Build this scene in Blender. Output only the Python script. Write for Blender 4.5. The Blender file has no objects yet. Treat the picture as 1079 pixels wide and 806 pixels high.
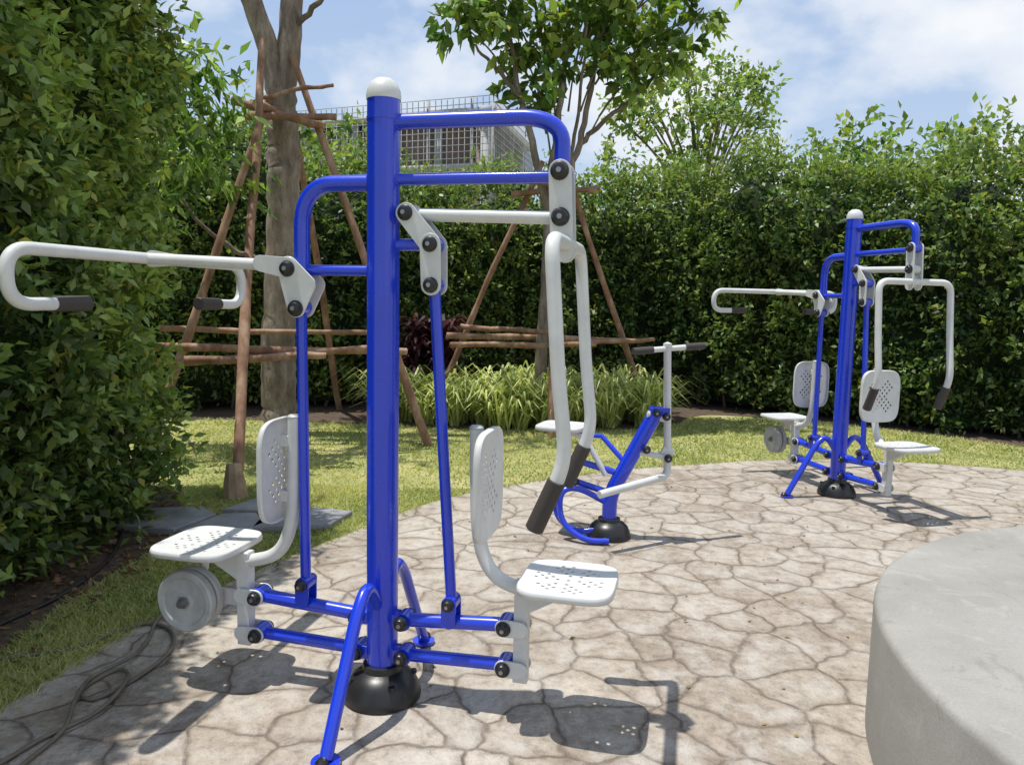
import bpy, math, numpy as np
from mathutils import Vector, Matrix, geometry
rng=np.random.default_rng(7)
scene=bpy.context.scene
# ------------------------------------------------------------ materials
def newmat(name):
    m=bpy.data.materials.new(name); m.use_nodes=True
    nt=m.node_tree; return m,nt,nt.nodes['Principled BSDF'],nt.nodes['Material Output']
def N(nt,t,**k):
    n=nt.nodes.new(t)
    for a,b in k.items():
        if a.startswith('i_'): n.inputs[a[2:].replace('_',' ')].default_value=b
        else: setattr(n,a,b)
    return n
def ramp(nt,stops):
    r=nt.nodes.new('ShaderNodeValToRGB'); e=r.color_ramp.elements
    while len(e)<len(stops): e.new(.5)
    for el,(p,c) in zip(e,stops):
        el.position=p; el.color=(c[0],c[1],c[2],1) if len(c)==3 else c
    return r
def mixc(nt,fac,a,b,mode='MIX'):
    n=nt.nodes.new('ShaderNodeMix'); n.data_type='RGBA'; n.blend_type=mode
    for i,x in ((0,fac),(6,a),(7,b)):
        if hasattr(x,'is_output') : nt.links.new(x,n.inputs[i])
        elif i==0: n.inputs[0].default_value=x
        else: n.inputs[i].default_value=(x[0],x[1],x[2],1)
    return n.outputs[2]
def paint(name,col,rough,dirt=.12,coat=0.0,metal=0,bump=0):
    m,nt,p,o=newmat(name)
    tc=N(nt,'ShaderNodeTexCoord')
    n1=N(nt,'ShaderNodeTexNoise',i_Scale=9.0,i_Detail=5.0,i_Roughness=.65); nt.links.new(tc.outputs['Object'],n1.inputs['Vector'])
    r=ramp(nt,[(.35,(0,0,0)),(.75,(1,1,1))]); nt.links.new(n1.outputs['Fac'],r.inputs['Fac'])
    d=[c*(1-dirt*1.6)+.03*dirt for c in col]
    c=mixc(nt,r.outputs['Color'],col,d); nt.links.new(c,p.inputs['Base Color'])
    mr=N(nt,'ShaderNodeMapRange'); mr.inputs['To Min'].default_value=rough*.8; mr.inputs['To Max'].default_value=min(1,rough*1.5)
    nt.links.new(n1.outputs['Fac'],mr.inputs['Value']); nt.links.new(mr.outputs['Result'],p.inputs['Roughness'])
    p.inputs['Coat Weight'].default_value=coat; p.inputs['Coat Roughness'].default_value=.12; p.inputs['Metallic'].default_value=metal
    if bump:
        n2=N(nt,'ShaderNodeTexNoise',i_Scale=160.0,i_Detail=2.0); nt.links.new(tc.outputs['Object'],n2.inputs['Vector'])
        b=N(nt,'ShaderNodeBump',i_Strength=bump,i_Distance=.002); nt.links.new(n2.outputs['Fac'],b.inputs['Height']); nt.links.new(b.outputs['Normal'],p.inputs['Normal'])
    return m
BLUE=paint('blue_powder_coat',(.008,.042,.62),.24,.10,.6)
WHITE=paint('white_powder_coat',(.64,.65,.64),.38,.12,.1)
WGREY=paint('grey_disc_paint',(.48,.49,.48),.45,.28)
BLACK=paint('black_plastic',(.012,.012,.014),.3,.1)
GRIP=paint('rubber_grip',(.05,.041,.038),.6,.1,0,0,.4)
STEEL=paint('steel_bolt',(.35,.35,.36),.35,.2,0,.9)
DARKRUB=paint('black_base_cover',(.016,.016,.017),.32,.3)
HOSE=paint('hose_rubber',(.19,.16,.115),.6,.3)
HOSEB=paint('black_hose',(.015,.015,.015),.5,.2)

def leafmat(name,transl=.3,rough=.45):
    m,nt,p,o=newmat(name)
    a=N(nt,'ShaderNodeAttribute',attribute_name='Col')
    nt.links.new(a.outputs['Color'],p.inputs['Base Color']); p.inputs['Roughness'].default_value=rough
    t=N(nt,'ShaderNodeBsdfTranslucent')
    br=mixc(nt,1.0,a.outputs['Color'],(1.5,1.6,.8),'MULTIPLY'); nt.links.new(br,t.inputs['Color'])
    mx=N(nt,'ShaderNodeMixShader'); mx.inputs[0].default_value=transl
    nt.links.new(p.outputs[0],mx.inputs[1]); nt.links.new(t.outputs[0],mx.inputs[2]); nt.links.new(mx.outputs[0],o.inputs['Surface'])
    return m
LEAF=leafmat('leaf',.36); GRASSB=leafmat('grass_blade',.4,.6)
def noisy(name,c1,c2,scale,rough=.9,bump=.5,dist=.02,stretch=None,c3=None):
    m,nt,p,o=newmat(name)
    tc=N(nt,'ShaderNodeTexCoord'); mp=N(nt,'ShaderNodeMapping')
    if stretch: mp.inputs['Scale'].default_value=stretch
    nt.links.new(tc.outputs['Object'],mp.inputs['Vector'])
    n1=N(nt,'ShaderNodeTexNoise',i_Scale=scale,i_Detail=7.0,i_Roughness=.68); nt.links.new(mp.outputs[0],n1.inputs['Vector'])
    st=[(.3,c1),(.68,c2)] if c3 is None else [(.3,c1),(.5,c3),(.68,c2)]
    r=ramp(nt,st); nt.links.new(n1.outputs['Fac'],r.inputs['Fac']); nt.links.new(r.outputs['Color'],p.inputs['Base Color'])
    p.inputs['Roughness'].default_value=rough
    if bump:
        b=N(nt,'ShaderNodeBump',i_Strength=bump,i_Distance=dist); nt.links.new(n1.outputs['Fac'],b.inputs['Height']); nt.links.new(b.outputs['Normal'],p.inputs['Normal'])
    return m
CORE=noisy('hedge_inner_shade',(.006,.012,.004),(.025,.042,.012),6,1,0)  # near-black green paints the shade deep behind the leaves
BARK=noisy('bark',(.10,.075,.055),(.42,.36,.29),9,.95,1,.04,(1,1,.3),(.25,.20,.155))
BARKD=noisy('bark_branch',(.07,.055,.04),(.24,.19,.14),9,.95,.6,.02)
STAKE=noisy('eucalyptus_stake',(.13,.065,.04),(.44,.30,.21),7,.85,.7,.012,(1,1,.4),(.27,.15,.09))
SOIL=noisy('soil',(.045,.03,.02),(.16,.11,.075),14,1,1,.05)
SLATE=noisy('slate',(.16,.165,.175),(.31,.315,.325),5,.7,.5,.015)
DRYW=noisy('pale_wood',(.22,.15,.09),(.42,.32,.2),8,.9,.5,.01)

def patio_mat():
    m,nt,p,o=newmat('stamped_flagstone_concrete'); L=nt.links.new
    tc=N(nt,'ShaderNodeTexCoord'); V=tc.outputs['Object']
    nd=N(nt,'ShaderNodeTexNoise',noise_dimensions='2D',i_Scale=3.2,i_Detail=3.0,i_Roughness=.5); L(V,nd.inputs['Vector'])
    sc=N(nt,'ShaderNodeVectorMath',operation='SCALE'); sc.inputs['Scale'].default_value=.19
    sub=N(nt,'ShaderNodeVectorMath',operation='SUBTRACT'); sub.inputs[1].default_value=(.5,.5,.5)
    L(nd.outputs['Color'],sub.inputs[0]); L(sub.outputs[0],sc.inputs[0])
    ad=N(nt,'ShaderNodeVectorMath',operation='ADD'); L(V,ad.inputs[0]); L(sc.outputs[0],ad.inputs[1])
    ve=N(nt,'ShaderNodeTexVoronoi',feature='DISTANCE_TO_EDGE',voronoi_dimensions='2D',i_Scale=3.9,i_Randomness=1.0); L(ad.outputs[0],ve.inputs['Vector'])
    vc=N(nt,'ShaderNodeTexVoronoi',feature='F1',voronoi_dimensions='2D',i_Scale=3.9,i_Randomness=1.0); L(ad.outputs[0],vc.inputs['Vector'])
    n1=N(nt,'ShaderNodeTexNoise',noise_dimensions='2D',i_Scale=1.1,i_Detail=4.0,i_Roughness=.65); L(V,n1.inputs['Vector'])
    n2=N(nt,'ShaderNodeTexNoise',noise_dimensions='2D',i_Scale=18.0,i_Detail=5.0,i_Roughness=.75); L(V,n2.inputs['Vector'])
    n3=N(nt,'ShaderNodeTexNoise',noise_dimensions='2D',i_Scale=5.5,i_Detail=5.0,i_Roughness=.72); L(V,n3.inputs['Vector'])
    r1=ramp(nt,[(.3,(.295,.245,.195)),(.5,(.375,.330,.275)),(.72,(.45,.410,.355))]); L(n1.outputs['Fac'],r1.inputs['Fac'])
    r2=ramp(nt,[(.28,(.50,.475,.45)),(.5,(.93,.925,.92)),(.7,(1.2,1.2,1.19))]); L(n2.outputs['Fac'],r2.inputs['Fac'])
    c=mixc(nt,.8,r1.outputs['Color'],r2.outputs['Color'],'MULTIPLY')
    sp=N(nt,'ShaderNodeSeparateColor'); L(vc.outputs['Color'],sp.inputs[0])
    rc=ramp(nt,[(0,(.86,.84,.82)),(1,(1.12,1.12,1.12))]); L(sp.outputs[0],rc.inputs['Fac'])
    c=mixc(nt,1.0,c,rc.outputs['Color'],'MULTIPLY')
    r3=ramp(nt,[(.46,(0,0,0)),(.68,(.8,.8,.8))]); L(n3.outputs['Fac'],r3.inputs['Fac'])
    c=mixc(nt,r3.outputs['Color'],c,(.46,.43,.385))
    re=ramp(nt,[(.0,(.70,.65,.60)),(.05,(.86,.83,.80)),(.14,(1,1,1))]); L(ve.outputs['Distance'],re.inputs['Fac'])
    c=mixc(nt,.85,c,re.outputs['Color'],'MULTIPLY')
    rj=ramp(nt,[(.010,(1,1,1)),(.034,(0,0,0))]); L(ve.outputs['Distance'],rj.inputs['Fac'])
    rv=ramp(nt,[(.36,(.95,.95,.95)),(.62,(.22,.22,.22))]); L(n3.outputs['Fac'],rv.inputs['Fac'])
    jm=N(nt,'ShaderNodeMath',operation='MULTIPLY',use_clamp=True); L(rj.outputs['Color'],jm.inputs[0]); L(rv.outputs['Color'],jm.inputs[1])
    c=mixc(nt,jm.outputs[0],c,(.165,.138,.112)); L(c,p.inputs['Base Color'])
    p.inputs['Roughness'].default_value=.75
    rh=ramp(nt,[(.0,(0,0,0)),(.045,(.8,.8,.8)),(.13,(1,1,1))]); L(ve.outputs['Distance'],rh.inputs['Fac'])
    h1=N(nt,'ShaderNodeMath',operation='MULTIPLY_ADD'); h1.inputs[1].default_value=.8; L(n2.outputs['Fac'],h1.inputs[0]); L(rh.outputs['Color'],h1.inputs[2])
    h2=N(nt,'ShaderNodeMath',operation='MULTIPLY_ADD'); h2.inputs[1].default_value=2.4; L(n3.outputs['Fac'],h2.inputs[0]); L(h1.outputs[0],h2.inputs[2])
    b1=N(nt,'ShaderNodeBump',i_Strength=.85,i_Distance=.012); L(h2.outputs[0],b1.inputs['Height']); L(b1.outputs['Normal'],p.inputs['Normal'])
    return m
PATIO=patio_mat()
def lawn_mat():
    m,nt,p,o=newmat('lawn'); L=nt.links.new
    tc=N(nt,'ShaderNodeTexCoord')
    a=N(nt,'ShaderNodeTexNoise',i_Scale=1.6,i_Detail=7.0,i_Roughness=.72); L(tc.outputs['Object'],a.inputs['Vector'])
    b=N(nt,'ShaderNodeTexNoise',i_Scale=60.0,i_Detail=3.0,i_Roughness=.8); L(tc.outputs['Object'],b.inputs['Vector'])
    r=ramp(nt,[(.3,(.15,.19,.055)),(.5,(.32,.32,.12)),(.7,(.50,.44,.23))]); L(a.outputs['Fac'],r.inputs['Fac'])
    r2=ramp(nt,[(.3,(.55,.55,.5)),(.7,(1.25,1.25,1.2))]); L(b.outputs['Fac'],r2.inputs['Fac'])
    c=mixc(nt,1.0,r.outputs['Color'],r2.outputs['Color'],'MULTIPLY'); L(c,p.inputs['Base Color']); p.inputs['Roughness'].default_value=.95
    return m
LAWN=lawn_mat()
def conc_mat():
    m,nt,p,o=newmat('smooth_concrete'); L=nt.links.new
    tc=N(nt,'ShaderNodeTexCoord')
    a=N(nt,'ShaderNodeTexNoise',i_Scale=1.6,i_Detail=6.0,i_Roughness=.62); L(tc.outputs['Object'],a.inputs['Vector'])
    b=N(nt,'ShaderNodeTexNoise',i_Scale=120.0,i_Detail=3.0,i_Roughness=.8); L(tc.outputs['Object'],b.inputs['Vector'])
    r=ramp(nt,[(.3,(.245,.236,.212)),(.5,(.30,.291,.265)),(.7,(.355,.345,.317))]); L(a.outputs['Fac'],r.inputs['Fac'])
    r2=ramp(nt,[(.25,(.82,.82,.82)),(.7,(1.05,1.05,1.05))]); L(b.outputs['Fac'],r2.inputs['Fac'])
    c=mixc(nt,1.0,r.outputs['Color'],r2.outputs['Color'],'MULTIPLY')
    s=N(nt,'ShaderNodeTexNoise',i_Scale=4.5,i_Detail=8.0,i_Roughness=.75,i_Distortion=1.2); L(tc.outputs['Object'],s.inputs['Vector'])
    rs=ramp(nt,[(.54,(0,0,0)),(.72,(.6,.6,.6))]); L(s.outputs['Fac'],rs.inputs['Fac']); c=mixc(nt,rs.outputs['Color'],c,(.42,.41,.385))
    rd=ramp(nt,[(.28,(.8,.8,.8)),(.42,(0,0,0))]); L(s.outputs['Fac'],rd.inputs['Fac']); c=mixc(nt,rd.outputs['Color'],c,(.17,.16,.14))
    L(c,p.inputs['Base Color']); p.inputs['Roughness'].default_value=.8
    bq=N(nt,'ShaderNodeBump',i_Strength=.3,i_Distance=.003); L(b.outputs['Fac'],bq.inputs['Height']); L(bq.outputs['Normal'],p.inputs['Normal'])
    return m
CONC=conc_mat()

# ------------------------------------------------------------ geometry helpers
def fil(pts,r=.06,n=7):
    P=[np.array(p,float) for p in pts]; out=[P[0]]
    for i in range(1,len(P)-1):
        a=P[i-1]-P[i]; b=P[i+1]-P[i]; la=np.linalg.norm(a); lb=np.linalg.norm(b)
        ra=min(r,la*.49); rb=min(r,lb*.49); p0=P[i]+a/la*ra; p2=P[i]+b/lb*rb
        for t in np.linspace(0,1,n): out.append((1-t)**2*p0+2*t*(1-t)*P[i]+t*t*p2)
    out.append(P[-1]); return np.array(out)
def crom(pts,n=8,closed=False):
    P=np.array(pts,float); out=[]; k=len(P); rngi=range(k if closed else k-1)
    for i in rngi:
        if closed: a,b,c,d=P[(i-1)%k],P[i],P[(i+1)%k],P[(i+2)%k]
        else: a,b,c,d=P[max(i-1,0)],P[i],P[i+1],P[min(i+2,k-1)]
        for t in np.linspace(0,1,n,endpoint=False):
            out.append(.5*((2*b)+(-a+c)*t+(2*a-5*b+4*c-d)*t*t+(-a+3*b-3*c+d)*t**3))
    if not closed: out.append(P[-1])
    return np.array(out)
class G:
    def __init__(s): s.v=[]; s.f=[]; s.m=[]
    def add(s,v,f,mat):
        o=len(s.v); s.v+= [tuple(map(float,x)) for x in v]; s.f+=[tuple(i+o for i in q) for q in f]; s.m+=[mat]*len(f)
    def tube(s,pts,r,mat,seg=18):
        P=np.array(pts,float); n=len(P); R=np.full(n,r) if np.isscalar(r) else np.array(r,float)
        T=np.gradient(P,axis=0); T/=np.linalg.norm(T,axis=1)[:,None]+1e-9
        up=np.array([0,0,1.]) if abs(T[0][2])<.9 else np.array([0,1.,0])
        u=np.cross(T[0],up); u/=np.linalg.norm(u); v=[]
        for i in range(n):
            u=u-T[i]*np.dot(u,T[i]); u/=np.linalg.norm(u); w=np.cross(T[i],u)
            for k in range(seg):
                a=2*math.pi*k/seg; v.append(P[i]+R[i]*(math.cos(a)*u+math.sin(a)*w))
        f=[]
        for i in range(n-1):
            for k in range(seg):
                k2=(k+1)%seg; f.append((i*seg+k,i*seg+k2,(i+1)*seg+k2,(i+1)*seg+k))
        f.append(tuple(range(seg))[::-1]); f.append(tuple((n-1)*seg+k for k in range(seg)))
        s.add(v,f,mat)
    def lathe(s,prof,c,mat,axis='z',seg=40):
        v=[];f=[];n=len(prof)
        for r,h in prof:
            for k in range(seg):
                a=2*math.pi*k/seg; x,y=r*math.cos(a),r*math.sin(a)
                p={'z':(x,y,h),'y':(x,h,-y),'-y':(x,-h,y),'x':(h,x,y)}[axis]; v.append((c[0]+p[0],c[1]+p[1],c[2]+p[2]))
        for i in range(n-1):
            for k in range(seg):
                k2=(k+1)%seg; f.append((i*seg+k,i*seg+k2,(i+1)*seg+k2,(i+1)*seg+k))
        if prof[0][0]>1e-4: f.append(tuple(range(seg))[::-1])
        if prof[-1][0]>1e-4: f.append(tuple((n-1)*seg+k for k in range(seg)))
        s.add(v,f,mat)
    def prism(s,poly,y0,y1,mat,ch=.0015,axis='y'):
        P=np.array(poly,float); c=P.mean(0); n=len(P)
        d=P-c; L=np.linalg.norm(d,axis=1)[:,None]; Q=c+d*(1-ch/np.maximum(L,1e-4))
        loops=[(Q,y0),(P,y0+ch),(P,y1-ch),(Q,y1)]; v=[]
        for pl,y in loops:
            for x,z in pl: v.append((x,y,z) if axis=='y' else ((x,z,y) if axis=='z' else (y,x,z)))
        f=[]
        for i in range(3):
            for k in range(n): f.append((i*n+k,i*n+(k+1)%n,(i+1)*n+(k+1)%n,(i+1)*n+k))
        f.append(tuple(range(n))[::-1]); f.append(tuple(3*n+k for k in range(n))); s.add(v,f,mat)
    def box(s,a,b,mat,ch=.002):
        s.prism([(a[0],a[2]),(b[0],a[2]),(b[0],b[2]),(a[0],b[2])],a[1],b[1],mat,ch)
    def hull(s,circ,y0,y1,mat):
        pts=[(x+r*math.cos(a),z+r*math.sin(a)) for x,z,r in circ for a in np.linspace(0,2*math.pi,20,endpoint=False)]
        h=geometry.convex_hull_2d([Vector(p) for p in pts]); s.prism([pts[i] for i in h],y0,y1,mat)
    def bolt(s,x,z,y,side,r=.021,mat=None):
        mat=mat or BLACK
        pr=[(r*1.12,0),(r*1.12,.004),(r,.006),(r*.97,.013),(r*.8,.019),(r*.45,.022),(0.0,.023)]
        s.lathe(pr,(x,y,z),mat,'y' if side>0 else '-y',20)
        s.lathe([(r*.32,.0215),(r*.32,.0245),(0,.0245)],(x,y,z),STEEL,'y' if side>0 else '-y',10)
    def obj(s,name,parent=None,smooth=35):
        me=bpy.data.meshes.new(name); me.from_pydata(s.v,[],s.f)
        ms=[]; 
        for m in s.m:
            if m not in ms: ms.append(m)
        for m in ms: me.materials.append(m)
        me.polygons.foreach_set('material_index',[ms.index(m) for m in s.m])
        me.validate(); me.shade_smooth(); 
        if smooth: me.set_sharp_from_angle(angle=math.radians(smooth))
        o=bpy.data.objects.new(name,me); scene.collection.objects.link(o)
        if parent: o.parent=parent
        return o
def empty(name,loc=(0,0,0),rz=0):
    e=bpy.data.objects.new(name,None); e.location=loc; e.rotation_euler=(0,0,rz); scene.collection.objects.link(e); e.empty_display_size=.1; return e
def perforated(name,parent,c,U,V,su,sv,pattern,mat,dish=.008,n=17,rc=.35):
    c=np.array(c,float);U=np.array(U,float);V=np.array(V,float);W=np.cross(U,V)
    def mp(x,y):
        m=max(abs(x),abs(y)); 
        if m<1e-6: return x,y
        k=m**3
        ex=4.5; rr=(abs(x)**ex+abs(y)**ex)**(1/ex); sc=(1-k)+k*(m/rr)
        return x*sc,y*sc
    vs=[];fs=[]
    def vert(x,y,h=None):
        a,b=mp(x,y); m=max(abs(x),abs(y)); z=-dish*(1-m*m) if h is None else h
        vs.append(c+U*a*su/2+V*b*sv/2+W*z); return len(vs)-1
    idx={}
    for i in range(n+1):
        for j in range(n+1): idx[i,j]=vert(2*i/n-1,2*j/n-1)
    for i in range(n):
        for j in range(n):
            q=[idx[i,j],idx[i+1,j],idx[i+1,j+1],idx[i,j+1]]
            if pattern(i,j,n):
                cx,cy=2*(i+.5)/n-1,2*(j+.5)/n-1; r=.36*2/n; o=[]
                for k in range(8):
                    a=math.radians(-135-22.5+45*k); o.append(vert(cx+r*math.cos(a),cy+r*math.sin(a)))
                for k in range(4):
                    fs.append((q[k],q[(k+1)%4],o[(2*k+2)%8],o[2*k+1])); fs.append((q[k],o[2*k+1],o[2*k]))
            else: fs.append(tuple(q))
    ring=[(i,0) for i in range(n)]+[(n,j) for j in range(n)]+[(i,n) for i in range(n,0,-1)]+[(0,j) for j in range(n,0,-1)]
    base=[idx[r] for r in ring]; prev=base
    for k,(g,d) in enumerate([(1.012,-.003),(1.02,-.009),(1.02,-.022)]):
        cur=[]
        for r in ring:
            a,b=mp(2*r[0]/n-1,2*r[1]/n-1); vs.append(c+U*a*g*su/2+V*b*g*sv/2+W*d); cur.append(len(vs)-1)
        for q in range(len(ring)):
            q2=(q+1)%len(ring); fs.append((prev[q2],prev[q],cur[q],cur[q2]))
        prev=cur
    g=G(); g.add(vs,fs,mat); o=g.obj(name,parent,50)
    s=o.modifiers.new('thick','SOLIDIFY'); s.thickness=.004; s.offset=-1
    return o
def pat_seat(i,j,n):
    x,y=i-(n-1)/2,j-(n-1)/2; r=math.hypot(x,y); a=math.degrees(math.atan2(y,x)+.2)%60
    if r<.5: return True
    if 1.9<r<6.9 and (a<19 or a>41) and (i+j)%2==0: return True
    return False
def pat_back(i,j,n):
    x,y=i-(n-1)/2,j-(n-1)/2; r=math.hypot(x,y)
    return r<6.6 and (i+j)%2==0 and (abs(abs(x)-abs(y))<2.6 or r<1.5)

def machine(loc,rz):
    E=empty('outdoor_chest_press_machine',loc,rz)
    g=G(); g.lathe([(.0545,.05),(.0545,2.065)],(0,0,0),BLUE,'z',48); g.lathe([(.0565,1.99),(.0565,2.0)],(0,0,0),BLUE,'z',48); g.obj('main_pole',E)
    g=G(); g.lathe([(.0565,2.055),(.0575,2.065),(.055,2.085),(.045,2.108),(.027,2.122),(0,2.127)],(0,0,0),WHITE); g.obj('pole_cap',E,60)
    g=G(); g.lathe([(.138,0.004),(.138,.02),(.134,.035),(.122,.062),(.103,.085),(.082,.098),(.070,.103),(.067,.125),(.0550,.128)],(0,0,0),DARKRUB); 
    for a in (0.5,2.2,3.8,5.4): g.lathe([(.012,0),(.012,.012),(0,.014)],(.112*math.cos(a),.112*math.sin(a),.072),BLACK,'z',10)
    g.obj('base_cover',E,50)
    g=G()
    g.tube(fil([(.04,0,1.985),(.60,0,1.985),(.60,0,1.80)],.15,12),.0255,BLUE)
    g.tube([(.04,0,1.80),(.575,0,1.80)],.0195,BLUE)
    g.tube(fil([(-.04,0,1.79),(-.30,0,1.79),(-.30,0,1.47)],.15,12),.0275,BLUE)
    g.tube([(-.04,0,1.50),(-.28,0,1.50)],.0185,BLUE)
    g.tube([(.04,0,1.587),(.17,0,1.587)],.020,BLUE)
    for x,z,rr in ((.0545,1.985,.0255),(.0545,1.80,.0195),(-.0545,1.79,.0275),(-.0545,1.50,.0185)):
        a=np.linspace(0,2*math.pi,25); s_=1 if x>0 else -1
        g.tube([(s_*math.sqrt(max(.0545**2-((rr+.001)*math.cos(t))**2,0))+s_*.001,(rr+.001)*math.cos(t),z+(rr+.001)*math.sin(t)) for t in a],.0032,BLUE,6)
    for sx in (-1,1):
        for z in (.291,.164): g.box((min(sx*.04,sx*.10),-.028,z-.024),(max(sx*.04,sx*.10),.028,z+.024),BLUE)
    g.obj('frame_arms',E)
    g=G()
    for sy in (-1,1):
        g.tube(fil([(0,sy*.04,.35),(0,sy*.12,.455),(0,sy*.20,.40),(0,sy*.43,.02)],.07,8),.0215,BLUE)
        g.tube([(0,sy*.43,.004),(0,sy*.43,.016)],.045,BLUE,24); g.lathe([(.02,0),(.02,.012),(.012,.02),(0,.021)],(.0,sy*.455,.016),BLACK,'z',14)
    g.obj('support_legs',E)
    g=G()
    for y0 in (-.038,.030):
        g.hull([(.60,1.812,.036),(.612,1.57,.036)],y0,y0+.008,WHITE)
        g.hull([(.092,1.688,.034),(.178,1.587,.036)],y0,y0+.008,WHITE)
        g.hull([(.178,1.587,.036),(.182,1.455,.034)],y0-.0012,y0+.0068,WHITE)
    g.tube([(.10,0,1.686),(.60,0,1.672)],.021,WHITE)
    g.lathe([(.03,-.028),(.03,.028)],(.092,0,1.686),WHITE,'y',20); g.lathe([(.03,-.028),(.03,.028)],(.606,0,1.672),WHITE,'y',20)
    g.lathe([(.030,-.028),(.030,.028)],(.60,0,1.81),BLUE,'y',20); g.lathe([(.028,-.028),(.028,.028)],(.178,0,1.587),BLUE,'y',20); g.lathe([(.026,-.028),(.026,.028)],(.182,0,1.455),BLUE,'y',20)
    for x,z in ((.60,1.812),(.606,1.672),(.092,1.688),(.178,1.587),(.182,1.455)):
        for sy in (-1,1): g.bolt(x,z,sy*.039,sy,.026 if z>1.8 or abs(z-1.672)<.001 else .023)
    for y0 in (-.038,.030):
        g.hull([(-.335,1.505,.040),(-.305,1.37,.033),(-.262,1.45,.03)],y0,y0+.008,WHITE)
        g.hull([(-.335,1.505,.036),(-.44,1.52,.028)],y0-.0012,y0+.0068,WHITE)
    g.lathe([(.028,-.028),(.028,.028)],(-.315,0,1.50),BLUE,'y',20); g.lathe([(.026,-.028),(.026,.028)],(-.305,0,1.372),BLUE,'y',20)
    for x,z in ((-.335,1.503),(-.305,1.368)):
        for sy in (-1,1): g.bolt(x,z,sy*.039,sy,.025)
    g.obj('rocker_brackets',E)
    g=G()
    g.tube([(.182,0,1.45),(.254,0,.385)],.019,BLUE); g.tube([(-.305,0,1.365),(-.296,0,.40)],.019,BLUE)
    for x,z in ((.254,.375),(-.296,.385)):
        g.lathe([(.026,-.026),(.026,.026)],(x,0,z),BLUE,'y',20)
        for y0 in (-.034,.027): g.hull([(x,z,.026),(x,z-.06,.026)],y0,y0+.007,BLUE)
        for sy in (-1,1): g.bolt(x,z,sy*.035,sy,.02)
    g.obj('connecting_rods',E)
    g=G()
    for sx,xo in ((1,.455),(-1,.485)):
        for z0,z1 in ((.291,.318),(.164,.176)):
            g.tube([(sx*.075,0,z0),(sx*xo,0,z1)],.0245 if z0>.2 else .0225,BLUE)
            for x,z in ((sx*.085,z0),(sx*(xo-.005),z1)):
                g.lathe([(.031,-.029),(.031,.029)],(x,0,z),BLUE,'y',22)
                for sy in (-1,1): g.bolt(x,z,sy*.040,sy,.023)
    g.obj('linkage_bars',E)
    for sx,xa,nm in ((1,.505,'press_seat'),(-1,.540,'pulldown_seat')):
        x0=sx*xa; g=G()
        g.box((x0-.024,-.022,.125),(x0+.024,.022,.478),WHITE,.004)
        for z in (.318,.176):
            for y0 in (-.0385,.0305):
                g.hull([(sx*(.45 if sx>0 else .48),z,.030),(x0,z,.028)],y0,y0+.008,WHITE)
        g.obj(nm+'_post',E)
        g=G()
        g.prism([(x0+sx*.02,.37),(x0+sx*.02,.470),(x0+sx*.17,.470),(x0+sx*.17,.455)],-.02,.02,WHITE)
        g.tube(fil([(sx*.335,0,.985),(sx*.345,0,.60),(sx*.40,0,.475),(sx*.53,0,.44)],.11,10),.0235,WHITE)
        g.lathe([(.0245,0),(.0245,.006),(.018,.012),(0,.014)],(sx*.335,0,.982),WGREY,'z',20)
        for z in (.70,.90): g.box((min(sx*.345,sx*.385),-.02,z-.02),(max(sx*.345,sx*.385),.02,z+.02),WHITE)
        g.box((x0-.09+sx*.14,-.11,.470),(x0+.09+sx*.14,.11,.4785),WHITE)
        g.obj(nm+'_frame',E)
        perforated(nm+'_pad',E,(x0+sx*.155,0,.503),(1,0,0),(0,1,0),.31,.33,pat_seat,WHITE)
        if sx>0: perforated(nm+'_backrest',E,(.392,0,.80),(0,1,0),(0,0,1),.31,.36,pat_back,WHITE,.012)
        else: perforated(nm+'_backrest',E,(-.392,0,.80),(0,-1,0),(0,0,1),.31,.36,pat_back,WHITE,.012)
    b=.285
    pts=[(.60,-b,.755),(.685,-b,.955),(.655,-b,1.2),(.625,-b,1.59),(.625,b,1.59),(.655,b,1.2),(.685,b,.955),(.60,b,.755)]
    g=G(); P=fil(pts,.075,9); g.tube(P,.0215,WHITE)
    for sy in (-1,1):
        d=np.array([.085,0,.2]); d/=np.linalg.norm(d); e=np.array([.60,sy*b,.755])
        g.tube([e-d*.012,e-d*.008,e+d*.15,e+d*.152],[.024,.028,.027,.024],GRIP)
    g.box((.598,-.035,1.555),(.612,.035,1.63),WHITE)
    g.obj('press_handle',E)
    g=G(); b=.59; X=-.92
    g.tube(fil([(X,-b+.30,1.372),(X,-b,1.368),(X,-b,1.535),(X,b,1.535),(X,b,1.368),(X,b-.30,1.372)],.085,10),.0205,WHITE)
    for sy in (-1,1): g.tube([(X,sy*(b-.305),1.372),(X,sy*(b-.30),1.372),(X,sy*(b-.17),1.370),(X,sy*(b-.165),1.37)],[.022,.026,.025,.022],GRIP)
    g.tube([(-.40,0,1.515),(X,0,1.535)],.0205,WHITE)
    g.hull([(-.90,1.534,.03),(-.80,1.53,.02)],-.004,.004,WHITE)
    g.obj('pulldown_handle',E)
    g=G()
    for k,y in enumerate((-.075,-.03)):
        pr=[(0.0,-.016),(.03,-.016),(.034,-.012),(.085,-.012),(.09,-.017),(.108,-.017),(.114,-.012),(.114,.012),(.108,.017),(0,.017)]
        g.lathe(pr,(-.735,y,.295),WGREY,'y',48)
    g.lathe([(.012,-.07),(.012,.12)],(-.735,-.05,.295),STEEL,'y',16); g.lathe([(.022,-.012),(.022,0)],(-.735,-.092,.295),STEEL,'y',6)
    g.hull([(-.735,.295,.03),(-.56,.295,.03)],.0,.012,WHITE); g.tube([(-.735,.006,.30),(-.70,.006,.47)],.014,WHITE)
    g.obj('counterweight_discs',E)
    return E
machine((-.441,2.58,.012),math.radians(-13.3))
machine((2.48,5.65,.012),math.radians(-75))

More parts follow.
